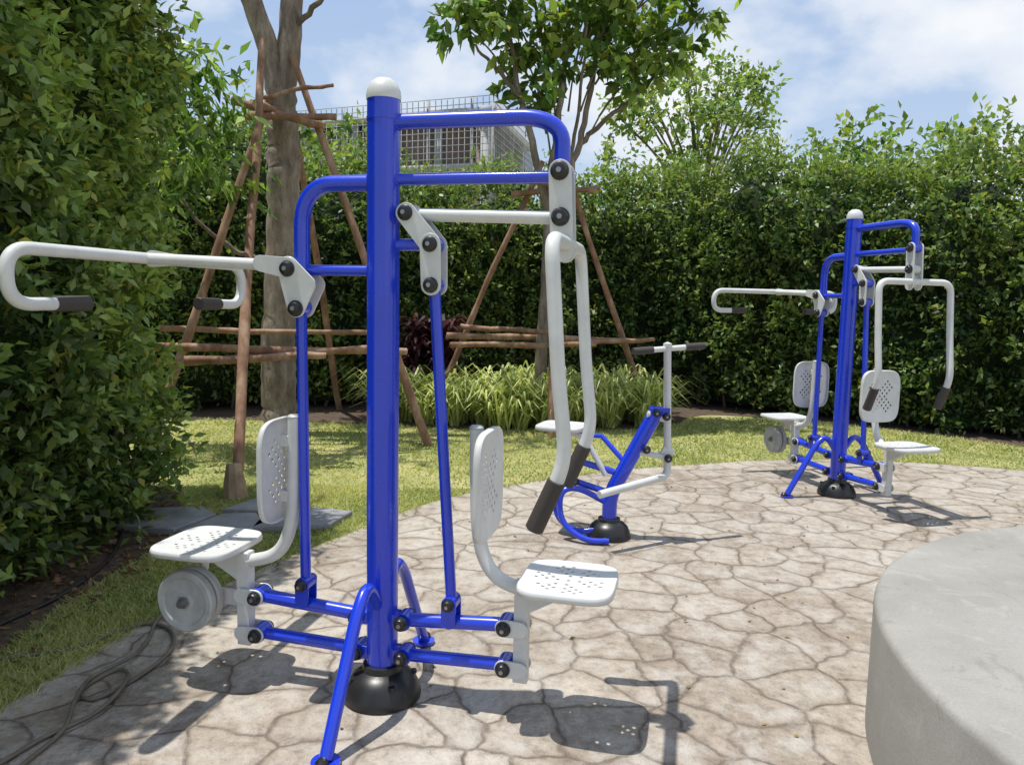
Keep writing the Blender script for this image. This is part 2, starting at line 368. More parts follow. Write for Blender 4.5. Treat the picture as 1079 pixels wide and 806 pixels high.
def rower(loc):
    E=empty('outdoor_rider_machine',loc)
    g=G(); g.lathe([(.132,0.004),(.132,.02),(.127,.04),(.112,.07),(.09,.09),(.07,.1),(.066,.118),(.055,.12)],(0,0,0),DARKRUB); g.obj('base_cover',E,50)
    g=G(); g.tube(fil([(0,0,.08),(.0,0,.26),(.265,-.02,.79)],.08,8),.045,BLUE,28)
    g.box((.215,-.055,.76),(.33,.015,.80),BLUE); 
    g.tube([(.02,0,.40),(-.22,.05,.46)],.02,BLUE); g.tube([(.0,0,.27),(-.22,.05,.33)],.02,BLUE)
    g.tube(fil([(0,0,.20),(-.20,-.02,.31),(-.31,-.05,.29),(-.30,-.07,.10),(-.16,-.16,.02),(-.02,-.17,.025)],.09,8),.018,BLUE)
    g.tube(fil([(-.30,.10,.36),(-.33,.05,.12),(-.22,-.02,.03),(-.05,-.05,.06)],.07,8),.018,BLUE)
    g.tube([(.10,0,.44),(-.05,.10,.60),(-.2,.12,.60)],.016,BLUE)
    for x,z in ((.25,.77),(.31,.75),(.2,.55),(.33,.5),(-.21,.46),(-.21,.33)): g.bolt(x,z,-.058 if x>.1 else .03,-1,.022)
    g.obj('frame',E)
    g=G(); g.tube(fil([(.305,-.02,1.165),(.335,-.03,.39),(-.10,-.30,.335)],.05,8),.0225,WHITE)
    g.tube([(.15,-.03,.53),(.335,-.03,.50)],.017,WHITE); g.tube([(.20,-.03,.76),(.325,-.03,.73)],.022,WHITE)
    g.tube([(.30,-.02,.55),(.36,-.03,.52)],.03,WHITE)
    g.tube([(.10,-.10,1.135),(.53,.07,1.165)],.0165,WHITE); g.lathe([(.025,0),(.025,.02),(0,.03)],(.305,-.02,1.16),WHITE)
    g.obj('lever',E)
    g=G(); d=np.array([.43,.17,.03]); d/=np.linalg.norm(d)
    for e,s in (((.10,-.10,1.135),1),((.53,.07,1.165),-1)):
        e=np.array(e); g.tube([e-d*s*.01,e+d*s*.12],.0215,GRIP)
    g.obj('hand_grips',E)
    g=G(); g.tube([(-.26,.07,.32),(-.28,.10,.63)],.022,WHITE); g.tube(fil([(-.24,.06,.62),(-.16,.03,.60),(-.03,0,.38)],.05),.018,WHITE); g.obj('seat_post',E)
    perforated('seat_pad',E,(-.29,.12,.662),(.93,-.36,0),(.36,.93,0),.29,.30,pat_seat,WHITE)
    return E
rower((.606,4.49,.012))

# ------------------------------------------------------------ foliage helpers
def unit(a): return a/(np.linalg.norm(a,axis=1)[:,None]+1e-9)
def leaf_mesh(name,P,D,L,W,C,parent=None,mat=None,bend=.12,r=rng):
    n=len(P); D=unit(D); S=unit(np.cross(D,unit(r.normal(size=(n,3))+np.array([0,0,1.4])))); U=np.cross(S,D)
    L=L[:,None];W=W[:,None]
    V=np.stack([P,P+D*L*.42+S*W*.5+U*W*bend,P+D*L-U*L*bend*.8,P+D*L*.42-S*W*.5+U*W*bend],1).reshape(-1,3)
    me=bpy.data.meshes.new(name); me.vertices.add(4*n); me.vertices.foreach_set('co',V.astype(np.float32).ravel())
    me.loops.add(4*n); me.loops.foreach_set('vertex_index',np.arange(4*n,dtype=np.int32))
    me.polygons.add(n); me.polygons.foreach_set('loop_start',np.arange(0,4*n,4,dtype=np.int32))
    me.update(calc_edges=True)
    a=me.color_attributes.new('Col','FLOAT_COLOR','POINT'); cc=np.ones((n,4,4),np.float32); cc[:,:,:3]=C[:,None,:]; a.data.foreach_set('color',cc.ravel())
    me.materials.append(mat or LEAF)
    o=bpy.data.objects.new(name,me); scene.collection.objects.link(o)
    if parent: o.parent=parent
    return o
def sprigs(P,D,m,ln,lL,lW,c0,c1,var=.25,r=rng,droop=0.0,bias=None):
    n=len(P); D=unit(D); t=r.random((n,m)); 
    PP=P[:,None,:]+D[:,None,:]*(t*ln)[:,:,None]+r.normal(size=(n,m,3))*ln*.12
    DD=D[:,None,:]*.6+r.normal(size=(n,m,3))*.65; DD[:,:,2]-=droop
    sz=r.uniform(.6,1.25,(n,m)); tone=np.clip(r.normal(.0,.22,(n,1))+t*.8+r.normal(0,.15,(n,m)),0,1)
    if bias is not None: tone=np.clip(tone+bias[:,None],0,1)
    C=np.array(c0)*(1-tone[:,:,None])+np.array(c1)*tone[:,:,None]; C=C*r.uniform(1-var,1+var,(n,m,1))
    hue=r.normal(0,.10,(n,1,1)); C=C*np.concatenate([1+hue,1+hue*.2,1-hue*.5],2)
    yl=(r.random((n,m,1))<.035); C=np.where(yl,C*np.array([1.7,1.15,.8]),C)
    return PP.reshape(-1,3),DD.reshape(-1,3),(lL*sz).ravel(),(lW*sz).ravel(),np.clip(C,0,1).reshape(-1,3)
def cat(*a): return [np.concatenate(x) for x in zip(*a)]

def hedge(name,path,H,thick,nfront,ntop,ln,lL,lW,c0,c1,seed,lobe=.8,lobeamp=.22,m=11,zmin=.1,topamp=.25,sprout=.12):
    r=np.random.default_rng(seed); E=empty(name)
    P=np.array(path,float)
    PC=crom(P,10); T=np.gradient(PC,axis=0); sc=np.concatenate([[0],np.cumsum(np.linalg.norm(np.diff(PC,axis=0),axis=1))]); Lt=sc[-1]
    T/=np.linalg.norm(T,axis=1)[:,None]
    k=int(Lt/lobe)+2; amp=r.uniform(.3,1,k); hgt=r.uniform(-1,1,k)
    def base(s): return np.stack([np.interp(s,sc,PC[:,0]),np.interp(s,sc,PC[:,1])],1),np.stack([np.interp(s,sc,T[:,1]),-np.interp(s,sc,T[:,0])],1)
    def lob(s,z):
        q=s/lobe+.12*np.sin(z*2.1+s); i=np.clip(q.astype(int),0,k-1); f=q-np.floor(q)
        return np.sqrt(np.clip(np.sin(np.pi*f),0,1))*amp[i]
    def bump(s,z): return lobeamp*lob(s,z)+.06*np.sin(3.1*s+2.3*z+seed)+.05*np.sin(5.7*z-2.2*s)+.035*np.sin(11*s+7*z)
    def top(s):
        q=s/lobe; i=np.clip(q.astype(int),0,k-1); f=q-np.floor(q); return H+topamp*(np.sqrt(np.clip(np.sin(np.pi*f),0,1))*(.7+.6*hgt[i]))+.10*np.sin(s*.9+seed)
    s=r.uniform(0,Lt,nfront); tp=top(s); z=zmin+(tp-zmin)*r.random(nfront)
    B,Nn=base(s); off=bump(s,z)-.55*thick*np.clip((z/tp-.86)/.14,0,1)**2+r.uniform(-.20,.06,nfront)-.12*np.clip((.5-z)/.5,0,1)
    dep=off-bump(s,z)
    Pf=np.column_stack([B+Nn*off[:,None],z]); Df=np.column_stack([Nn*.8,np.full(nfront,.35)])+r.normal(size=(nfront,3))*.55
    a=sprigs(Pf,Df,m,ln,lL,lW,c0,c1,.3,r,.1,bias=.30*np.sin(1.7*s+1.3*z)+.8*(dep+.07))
    s=r.uniform(0,Lt,ntop); tp=top(s); B,Nn=base(s); d=r.uniform(-thick,-.1*thick,ntop)
    z=tp-.05+np.abs(r.normal(0,sprout,ntop))*1.0-.15*np.abs(d/thick+.5)
    Pt=np.column_stack([B+Nn*d[:,None],z]); Dt=np.column_stack([r.normal(0,.35,(ntop,2)),np.ones(ntop)])
    b=sprigs(Pt,Dt,m,ln*1.5,lL,lW,c0,c1,.25,r,0,bias=np.full(ntop,.35))
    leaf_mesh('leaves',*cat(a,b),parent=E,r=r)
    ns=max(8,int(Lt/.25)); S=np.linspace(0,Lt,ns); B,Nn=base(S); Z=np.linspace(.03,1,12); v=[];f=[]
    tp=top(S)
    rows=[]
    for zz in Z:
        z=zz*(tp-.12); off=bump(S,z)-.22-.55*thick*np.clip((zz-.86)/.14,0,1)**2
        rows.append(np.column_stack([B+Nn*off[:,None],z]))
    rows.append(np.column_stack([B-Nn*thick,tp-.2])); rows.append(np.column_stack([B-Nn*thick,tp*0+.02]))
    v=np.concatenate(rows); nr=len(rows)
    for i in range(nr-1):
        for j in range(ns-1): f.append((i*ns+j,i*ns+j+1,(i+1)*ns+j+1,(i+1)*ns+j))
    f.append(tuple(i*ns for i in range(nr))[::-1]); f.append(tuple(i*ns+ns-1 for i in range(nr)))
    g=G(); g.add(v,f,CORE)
    for ss in np.arange(.2,Lt,.38):
        Bq,Nq=base(np.array([ss])); x,y=(Bq+Nq*r.uniform(-.15,.0))[0]
        g.tube([(x,y,0),(x+r.normal(0,.04),y+r.normal(0,.04),.35),(x+r.normal(0,.06),y+r.normal(0,.06),.8)],[.022,.017,.012],BARKD,7)
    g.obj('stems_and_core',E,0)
    return E
hedge('hedge',[(-2.45,1.2),(-2.38,2.6),(-2.36,4.0),(-2.38,4.75),(-2.75,5.15),(-3.8,5.25)],4.3,1.2,5800,400,.18,.072,.037,(.06,.105,.03),(.30,.40,.11),3,.9,.18,13)
HC0=(.04,.082,.022); HC1=(.215,.295,.08)
hedge('hedge',[(-7,8.6),(-4.5,9.0),(-2,10.0),(.2,10.9),(1.8,10.9),(3.2,10.3),(4.6,9.3),(5.8,8.3),(7.5,6.9),(9.5,5.0)],2.78,1.1,8800,2600,.21,.085,.044,HC0,HC1,5,.85,.30,10,.1,.42,.17)

# ------------------------------------------------------------ trees
def limb(g,pts,r0,r1,mat,seg=12,n=7,wob=.0,r=rng):
    P=crom(pts,n); 
    if wob: P[1:-1]+=r.normal(size=(len(P)-2,3))*wob
    g.tube(P,np.linspace(r0,r1,len(P)),mat,seg); return P
def clusters(cs,per,rad,r,m,ln,lL,lW,c0,c1,droop=.2,flat=.7):
    P=[];D=[]
    for c in cs:
        q=r.normal(size=(per,3)); q=unit(q)*(r.random((per,1))**.5)*rad*r.uniform(.7,1.25); q[:,2]*=flat
        P.append(np.array(c)+q); D.append(q+r.normal(size=(per,3))*rad*.5+np.array([0,0,.05]))
    P=np.concatenate(P);D=np.concatenate(D)
    return sprigs(P,D,m,ln,lL,lW,c0,c1,.25,r,droop)
r=np.random.default_rng(21)
TC0=(.07,.13,.025); TC1=(.29,.40,.085)
E=empty('tree'); g=G()
limb(g,[(-2.38,7.8,-.05),(-2.42,7.8,.7),(-2.36,7.8,1.8),(-2.33,7.8,2.8),(-2.36,7.8,3.4)],.180,.150,BARK,24,12,.010,r)
limb(g,[(-2.36,7.8,3.3),(-2.45,7.75,3.8),(-2.62,7.6,4.4),(-2.75,7.5,5.2),(-2.9,7.3,6.2)],.12,.07,BARK,14,7,.006,r)
limb(g,[(-2.35,7.8,3.3),(-2.26,7.8,3.9),(-2.22,7.85,4.6),(-2.0,7.9,5.4),(-1.6,8.0,6.3)],.13,.07,BARK,14,7,.006,r)
limb(g,[(-2.4,7.8,1.75),(-2.75,7.7,1.85),(-3.1,7.6,2.1),(-3.35,7.5,2.5)],.03,.012,BARKD,8,6,.01,r)
limb(g,[(-2.3,7.8,4.0),(-2.0,7.7,4.2),(-1.6,7.6,4.7),(-1.2,7.6,5.4)],.035,.015,BARKD,8,6,.01,r)
for e in ((-3.6,7,6.9),(-1.0,7.6,7.0),(-1.2,8.6,7.1),(-2.6,6.6,7.3)): limb(g,[(-2.7,7.5,5.3),((e[0]-2.6)/2,e[1],6.2),e],.05,.015,BARKD,8)
g.obj('trunk_and_limbs',E,60)
cs=[(r.uniform(-4.6,-1.4),r.uniform(6.8,9.6),r.uniform(6.6,8.0)) for _ in range(11)]
leaf_mesh('crown_leaves',*clusters(cs,14,.5,r,9,.3,.15,.07,TC0,TC1),parent=E,r=r)
E=empty('tree'); g=G()
limb(g,[(-3.9,7.2,0),(-3.85,7.2,1.4),(-3.6,7.1,2.6),(-3.3,7.0,3.6)],.07,.03,BARKD,10)
tips=[(-2.85,6.6,3.25),(-2.95,6.5,2.85),(-2.75,6.5,2.45),(-3.3,6.6,3.7),(-3.15,6.6,3.35),(-2.62,6.45,2.95),(-3.4,6.7,2.6),(-3.3,6.6,2.1),(-2.9,6.7,3.45),(-3.1,6.8,2.35),(-2.55,6.4,3.1),(-2.6,6.3,2.7),(-2.5,6.4,2.35)]
for t in tips: limb(g,[(-3.6,7.1,2.4),((t[0]-3.6)/2,6.85,t[2]+.1),t],.02,.006,BARKD,6)
g.obj('trunk_and_limbs',E,60)
leaf_mesh('crown_leaves',*clusters(tips,13,.26,r,9,.22,.15,.05,(.07,.14,.025),(.31,.45,.12),.8),parent=E,r=r)
E=empty('tree'); g=G(); b0=(.38,8.8,2.3)
limb(g,[(.36,8.8,-.05),(.33,8.8,.8),(.37,8.8,1.6),b0],.075,.06,BARK,14,7,.004,r)
L=[[b0,(.22,8.75,3.0),(.02,8.7,3.7),(-.12,8.65,4.3),(-.45,8.5,4.9)],
   [b0,(.42,8.8,3.1),(.50,8.8,3.9),(.58,8.8,4.9),(.6,8.8,5.9)],
   [b0,(.62,8.85,2.9),(.80,8.9,3.7),(.92,8.95,4.6),(1.05,9,5.6)],
   [(.70,8.87,3.2),(1.0,8.9,3.5),(1.35,9.0,3.8),(1.75,9.1,4.3),(2.1,9.1,4.8)],
   [(.38,8.8,2.0),(.55,8.7,2.7),(.66,8.6,3.5),(.72,8.5,4.4)],
   [(.06,8.7,3.6),(-.2,8.6,3.9),(-.5,8.5,4.15)],[(.5,8.8,3.9),(.3,8.9,4.2),(.2,9,4.7)],[(.9,8.95,4.4),(1.2,9,4.6),(1.5,9,5)]]
for i,p in enumerate(L): limb(g,p,.052 if i<3 else .032,.012,BARK if i<3 else BARKD,10,7,.008,r)
tips=[(-.62,8.5,4.65),(-.66,8.4,4.35),(-.2,8.6,4.62),(-.02,8.7,4.2),(.34,8.8,4.0),(.55,8.8,4.35),(.77,8.6,4.55),(.12,8.9,3.85),(1.1,9,4.35),(1.42,9,4.05),(1.55,9,4.55),(1.9,9.1,4.4),(2.1,9.1,4.7),(1.2,8.8,3.85),
 (.95,8.5,4.1),(.4,8.4,4.75),(.7,9.2,4.8),(1.25,8.7,4.8),(.0,8.3,4.9),(-.4,9.1,5.0),(1.75,8.8,4.95),(.9,8.8,4.6),(1.3,9.1,4.4),(.65,8.9,4.1),(.2,8.6,4.4),(-.35,8.5,4.45),(1.0,9.2,4.85),(.55,8.5,4.95),(1.6,8.7,4.3),(.25,8.7,3.6)]
for t in tips:
    j=np.array(t)*[1,1,1]; s0=np.array([.5+(t[0]-.5)*.45,8.8,t[2]-.55]); limb(g,[s0,(s0+j)/2+[0,0,.08],j],.013,.005,BARKD,6)
g.obj('trunk_and_limbs',E,60)
up=[(r.uniform(-1.2,2.6),r.uniform(8.6,10.2),r.uniform(5.2,6.0)) for _ in range(8)]
leaf_mesh('crown_leaves',*cat(clusters(tips,10,.27,r,9,.2,.175,.09,TC0,TC1,.5),clusters(up,12,.45,r,8,.25,.155,.078,TC0,TC1,.4)),parent=E,r=r)
def airy(x0,y0,zb,zt,wd,k,seed,lL=.11):
    r=np.random.default_rng(seed); E=empty('tree'); g=G(); b0=(x0,y0,zb)
    limb(g,[(x0+.1,y0,0),(x0+.05,y0,zb*.5),b0],.14,.10,BARK,10)
    zc=(zb+zt)/2; hz=(zt-zb)/2+.15; tips=[]
    for q_ in range(k):
        a=r.uniform(0,2*math.pi); q=r.random()**.55; z=r.uniform(zb,zt); w=wd*math.sqrt(max(.05,1-((z-zc)/hz)**2)); tips.append((x0+w*q*math.cos(a),y0+w*q*math.sin(a),z))
    for t in tips: limb(g,[b0,((t[0]+x0)/2,(t[1]+y0)/2,(t[2]+zb)/2+.25),t],.04,.008,BARKD,6)
    g.obj('trunk_and_limbs',E,60)
    leaf_mesh('crown_leaves',*clusters(tips,18,.38,r,8,.28,lL,.6*lL,(.10,.16,.04),(.32,.42,.12),.1),parent=E,r=r)
airy(3.7,15.6,3.0,6.15,2.0,44,31,.13)
airy(8.5,9.4,2.6,4.1,.9,14,33,.10)
airy(6.5,11.2,2.6,4.05,.8,12,34,.11)
airy(7.6,10.4,2.6,3.95,.7,10,35,.10)
E=empty('background_trees')
cs=[]
for k in range(120):
    x=r.uniform(-9,13); 
    y=13.5-abs(x-1)*.25+r.uniform(-1,1.5)
    if x>8: y=r.uniform(6.5,9)
    h=2.8+.45*math.sin(x*1.3)+(.55 if x<-2.6 else 0)+(.55 if x>5 else 0)+(-.3 if -2<x<1.5 else .2)
    cs.append((x,y,h-r.random()*.8))
a=clusters(cs,24,.65,r,9,.35,.16,.085,(.06,.12,.025),(.28,.38,.09),.1,.9)
leaf_mesh('foliage',*a,parent=E,r=r)
g=G()
for c in cs[::5]: limb(g,[(c[0],c[1],0),(c[0]+.1,c[1],c[2]*.5),(c[0],c[1],c[2])],.06,.02,BARKD,7)
g.obj('stems',E,60)

def stakes(poles,rails,seed):
    r=np.random.default_rng(seed); E=empty('tree_support_stakes'); g=G()
    for a,b,rad in poles+rails:
        a=np.array(a,float);b=np.array(b,float); n=14; t=np.linspace(0,1,n); P=a+(b-a)*t[:,None]
        ph=r.uniform(0,6,3); P+=np.column_stack([.018*np.sin(t*5+ph[0]),.015*np.sin(t*4+ph[1]),.012*np.sin(t*6+ph[2])])*np.sin(t*np.pi)[:,None]+r.normal(size=(n,3))*.002
        R=np.linspace(rad,rad*.78,n)+r.normal(0,.0015,n); kn=r.integers(2,n-2,2); R[kn]*=1.12
        g.tube(P,R,STAKE,14)
    g.obj('poles',E,60); return E
stakes([((-1.93,5.25,0),(-2.36,7.25,3.75),.040),((-3.35,6.9,0),(-2.38,7.6,3.4),.042),((-.80,7.3,0),(-2.2,7.65,3.75),.042),((-2.2,9.6,0),(-2.35,8.0,3.6),.042)],
 [((-3.0,6.3,.98),(-1.0,7.15,.93),.038),((-2.6,6.0,.90),(-1.55,6.3,.94),.035),((-2.9,6.35,.84),(-1.1,7.0,.98),.035),((-3.3,7.1,1.1),(-1.2,7.4,1.08),.03),
  ((-2.75,7.55,3.28),(-1.85,7.5,3.05),.04),((-2.6,7.45,3.12),(-1.75,7.55,3.15),.04),((-2.45,7.3,3.2),(-2.1,8.2,3.2),.04),((-2.5,7.5,3.3),(-1.75,7.45,3.42),.022)],1)
g=G(); P=np.array([(-1.92,5.2,0),(-1.93,5.21,.12),(-1.95,5.25,.24)]); g.tube(P,[.085,.075,.05],DRYW,9); g.obj('tree_stump')
stakes([((-1.0,9.0,0),(.30,8.8,3.0),.036),((1.72,9.4,0),(.50,8.8,3.1),.04),((.42,7.9,0),(.42,8.7,2.9),.036)],
 [((-.75,8.6,1.02),(1.55,9.1,.98),.036),((-.7,8.5,.92),(.9,8.2,.98),.034),((-.6,8.75,1.12),(.5,8.3,1.08),.03),((.4,8.2,.95),(1.7,9.2,1.0),.032),
  ((-.05,8.75,2.62),(.95,8.8,2.72),.034),((.05,8.6,2.75),(.9,8.7,2.66),.03)],2)

def blades(name,P,Dxy,L,W,C,parent,rise=1.0,mat=None):
    n=len(P); D=np.column_stack([Dxy,np.zeros(n)]); S=np.column_stack([-Dxy[:,1],Dxy[:,0],np.zeros(n)]); Lc=L[:,None];Wc=W[:,None]; Z=np.array([0,0,1.])
    r_=np.asarray(rise).reshape(-1,1)*np.ones((n,1))
    p1=P+D*Lc*.22+Z*Lc*.45*r_; p2=P+D*Lc*.52+Z*Lc*.62*r_; p3=P+D*Lc*.85+Z*Lc*.45*r_
    V=np.stack([P-S*Wc*.35,P+S*Wc*.35,p1+S*Wc*.5,p1-S*Wc*.5,p2+S*Wc*.4,p2-S*Wc*.4,p3],1).reshape(-1,3)
    o=(np.arange(n)*7)[:,None]; F=np.concatenate([o+np.array([[0,1,2,3]]),o+np.array([[3,2,4,5]])]); T3=o+np.array([[5,4,6]])
    me=bpy.data.meshes.new(name); me.from_pydata(V.tolist(),[],F.tolist()+T3.tolist())
    a=me.color_attributes.new('Col','FLOAT_COLOR','POINT'); cc=np.ones((n,7,4),np.float32); cc[:,:,:3]=C[:,None,:]; a.data.foreach_set('color',cc.ravel())
    me.materials.append(mat or LEAF); ob=bpy.data.objects.new(name,me); scene.collection.objects.link(ob)
    if parent: ob.parent=parent
    return ob
r=np.random.default_rng(5)
E=empty('variegated_spider_plants'); P=[];D=[];Ls=[];Cs=[]
for k in range(80):
    x=r.uniform(-1.55,1.75); y=8.35+.35*abs(x)*.3+r.uniform(0,1.0); 
    n=42; a=r.uniform(0,2*math.pi,n); P.append(np.column_stack([x+r.normal(0,.04,n),y+r.normal(0,.04,n),np.zeros(n)])); D.append(np.column_stack([np.cos(a),np.sin(a)]))
    Ls.append(r.uniform(.35,.78,n)); t=r.random((n,1))**.7; Cs.append(np.array([.18,.26,.055])*(1-t)+np.array([.68,.68,.30])*t)
P=np.concatenate(P);D=np.concatenate(D);Ls=np.concatenate(Ls);Cs=np.concatenate(Cs); blades('leaves',P,D,Ls,np.full(len(P),.028),Cs,E,r.uniform(.7,1.5,len(P)))
E=empty('purple_cordyline_plant'); P=[];D=[]
for k in range(7):
    x=r.uniform(-1.35,-.75); y=r.uniform(9.2,9.6)
    for z in np.linspace(.25,.95,6):
        n=12; a=r.uniform(0,2*math.pi,n); P.append(np.column_stack([np.full(n,x),np.full(n,y),np.full(n,z)])); D.append(np.column_stack([np.cos(a),np.sin(a)]))
P=np.concatenate(P);D=np.concatenate(D); n=len(P); t=r.random((n,1)); blades('leaves',P,D,r.uniform(.25,.4,n),np.full(n,.05),np.array([.03,.015,.02])*(1-t)+np.array([.12,.035,.05])*t,E,r.uniform(.6,1.4,n))

# ------------------------------------------------------------ ground
def sheet(name,poly,z,mat,thick=0):
    P=np.array(poly); n=len(P); g=G()
    v=[(x,y,z) for x,y in P]; f=[tuple(range(n))]
    if thick:
        v+= [(x,y,z-thick) for x,y in P]; f+=[(i,n+i,n+(i+1)%n,(i+1)%n) for i in range(n)]
    g.add(v,f,mat); return g.obj(name,None,30)
def ccw(p): 
    return p[::-1] if np.sum(p[:,0]*np.roll(p[:,1],-1)-np.roll(p[:,0],-1)*p[:,1])<0 else p
g=G(); g.add([(-300,-300,0),(300,-300,0),(300,300,0),(-300,300,0)],[(0,1,2,3)],LAWN); g.obj('ground')
pp=[(-1.80,1.6),(-1.71,2.44),(-1.51,3.28),(-1.03,4.33),(-.45,5.3),(.49,6.08),(1.63,6.66),(3.05,7.0),(4.6,6.68),(6.2,5.6),(7.3,3.8),(7.5,1.5),(6.6,-1.2),(4,-3),(1,-3),(-1.0,-1.4),(-1.75,.3)]
patio=ccw(crom(pp,10,True)); sheet('patio',patio,.012,PATIO,.05)
soil=ccw(crom([(-3.4,1.0),(-2.1,1.2),(-2.0,2.6),(-2.02,3.4),(-1.98,4.2),(-2.15,4.9),(-2.6,5.5),(-4,5.8),(-4.5,3)],8,True)); sheet('soil_bed',soil,.004,SOIL)
soil2=ccw(crom([(-6,8.2),(-3.5,8.6),(-1.7,8.5),(0,8.3),(1.7,8.7),(2.6,9.8),(4.2,9.1),(5.4,7.95),(7.2,6.4),(9,4.4),(11,5),(8,9),(3,12.5),(-2,12),(-7,10)],8,True)); sheet('soil_bed',soil2,.004,SOIL)
def inside(P,poly):
    x,y=P[:,0],P[:,1]; c=np.zeros(len(P),bool); n=len(poly)
    for i in range(n):
        x1,y1=poly[i];x2,y2=poly[(i+1)%n]
        k=((y1>y)!=(y2>y))&(x<(x2-x1)*(y-y1)/((y2-y1)+1e-12)+x1); c^=k
    return c
r=np.random.default_rng(9)
Q=np.concatenate([np.column_stack([r.uniform(-2.3,-.2,80000),r.uniform(2.0,5.6,80000)]),np.column_stack([r.uniform(-3.5,6.8,70000),r.uniform(4.2,9.6,70000)])])
tt=r.random((9000,1)); ix=r.integers(0,len(patio),9000); Qe=patio[ix]*(1-tt)+patio[(ix+1)%len(patio)]*tt+r.normal(0,.018,(9000,2))
Q=np.concatenate([Q[~inside(Q,patio)&~inside(Q,soil)&~inside(Q,soil2)],Qe])
n=len(Q); a=r.uniform(0,2*math.pi,n); h=r.uniform(.014,.036,n)*(1+.4*np.sin(Q[:,0]*3)*np.cos(Q[:,1]*2.3)); w=r.uniform(.003,.006,n)*np.clip(Q[:,1]/4,1,2.2)
pt=np.sin(Q[:,0]*2.1+1)*np.cos(Q[:,1]*1.7)*.5+np.sin(Q[:,0]*5.3-Q[:,1]*3.1)*.3+np.sin(Q[:,0]*9+Q[:,1]*7.7)*.25
t=np.clip(.55+.35*pt+r.normal(0,.25,n),0,1)[:,None]
C=np.array([.16,.23,.055])*(1-t)+np.array([.58,.55,.26])*t
d=np.column_stack([np.cos(a),np.sin(a)]); le=r.normal(0,.8,(n,2))*h[:,None]
V=np.zeros((n,3,3)); V[:,0,:2]=Q-d*w[:,None]; V[:,1,:2]=Q+d*w[:,None]; V[:,2,:2]=Q+le; V[:,2,2]=h
me=bpy.data.meshes.new('grass'); me.vertices.add(3*n); me.vertices.foreach_set('co',V.astype(np.float32).ravel()); me.loops.add(3*n); me.loops.foreach_set('vertex_index',np.arange(3*n,dtype=np.int32)); me.polygons.add(n); me.polygons.foreach_set('loop_start',np.arange(0,3*n,3,dtype=np.int32)); me.update(calc_edges=True)
at=me.color_attributes.new('Col','FLOAT_COLOR','POINT'); cc=np.ones((n,3,4),np.float32); cc[:,:,:3]=C[:,None,:]; at.data.foreach_set('color',cc.ravel()); me.materials.append(GRASSB)
ob=bpy.data.objects.new('grass',me); scene.collection.objects.link(ob)
for pts in ([(-2.35,4.42),(-1.98,4.36),(-1.86,4.70),(-2.02,4.86),(-2.38,4.78)],[(-1.93,4.34),(-1.58,4.30),(-1.50,4.52),(-1.62,4.74),(-1.82,4.70)],[(-1.54,4.42),(-1.10,4.52),(-1.02,4.82),(-1.30,4.90),(-1.56,4.74)],[(-1.86,4.80),(-1.60,4.80),(-1.48,5.02),(-1.72,5.12)]):
    g=G(); g.prism(pts,.002,.045,SLATE,.006,'z'); g.obj('stepping_stone')
r=np.random.default_rng(15); n=190; Pq=np.column_stack([r.uniform(-1.6,5,n),r.uniform(1.6,6.6,n)]); Pq=Pq[inside(Pq,patio)]; n=len(Pq)
leaf_mesh('fallen_leaves',np.column_stack([Pq,np.full(n,.016)]),np.column_stack([r.normal(size=(n,2)),np.zeros(n)+.05]),r.uniform(.012,.035,n),r.uniform(.008,.018,n),np.array([.24,.17,.08])*r.uniform(.5,1.9,(n,1)),r=r)
n=600; Pq=np.column_stack([r.uniform(-2.4,-1.85,n),r.uniform(2,5,n)])
leaf_mesh('fallen_leaves',np.column_stack([Pq,np.full(n,.012)]),np.column_stack([r.normal(size=(n,2)),np.abs(r.normal(0,.2,n))]),r.uniform(.03,.06,n),r.uniform(.015,.03,n),np.array([.24,.15,.08])*r.uniform(.4,1.5,(n,1)),r=r)
def hose(pts,rad,mat,z=.021):
    P=crom([(x,y,z+dz) for x,y,dz in pts],12); g=G(); g.tube(P,rad,mat,10); g.obj('garden_hose',None,60)
hose([(-2.1,2.75,-.008),(-1.85,2.82,-.006),(-1.71,2.90,-.006),(-1.56,3.10,0),(-1.42,3.06,0),(-1.33,2.88,0),(-1.35,2.66,0),(-1.42,2.50,0),(-1.50,2.55,.0),(-1.46,2.70,0),(-1.37,2.62,.016),(-1.37,2.42,0),(-1.47,2.22,0),(-1.53,1.9,0),(-1.4,1.4,0)],.0075,HOSE)
hose([(-1.52,3.32,-.006),(-1.50,3.12,.01),(-1.46,2.96,.0),(-1.44,2.78,.014),(-1.50,2.62,.014),(-1.47,2.46,.014),(-1.42,2.30,0),(-1.44,2.05,0),(-1.5,1.5,0)],.0075,HOSE)
hose([(-2.3,4.4,0),(-2.12,3.9,0),(-2.08,3.4,0),(-2.15,3.0,0),(-2.02,2.6,0),(-2.1,2.2,0)],.009,HOSEB,.016)
g=G(); R=1.66
g.lathe([(R,-.02),(R,.0),(R,.425),(R-.004,.440),(R-.014,.448),(R-.03,.45),(R-.55,.452),(R-.56,.45),(R-.565,.40),(R-.60,.36),(0,.36)],(2.75,1.79,0),CONC,'z',160); g.obj('round_concrete_bench',None,40)
BW=noisy('building_wall',(.20,.14,.115),(.30,.22,.19),.6,.9,0)
BG=noisy('building_concrete',(.34,.35,.36),(.46,.47,.48),.8,.9,0)
BM=noisy('steel_mesh',(.26,.27,.29),(.36,.37,.39),2,.6,0)
E=empty('parking_building')
A=np.array([-14.5,45.1]);B=np.array([-1.2,40.]);C2=np.array([1.1,50.])
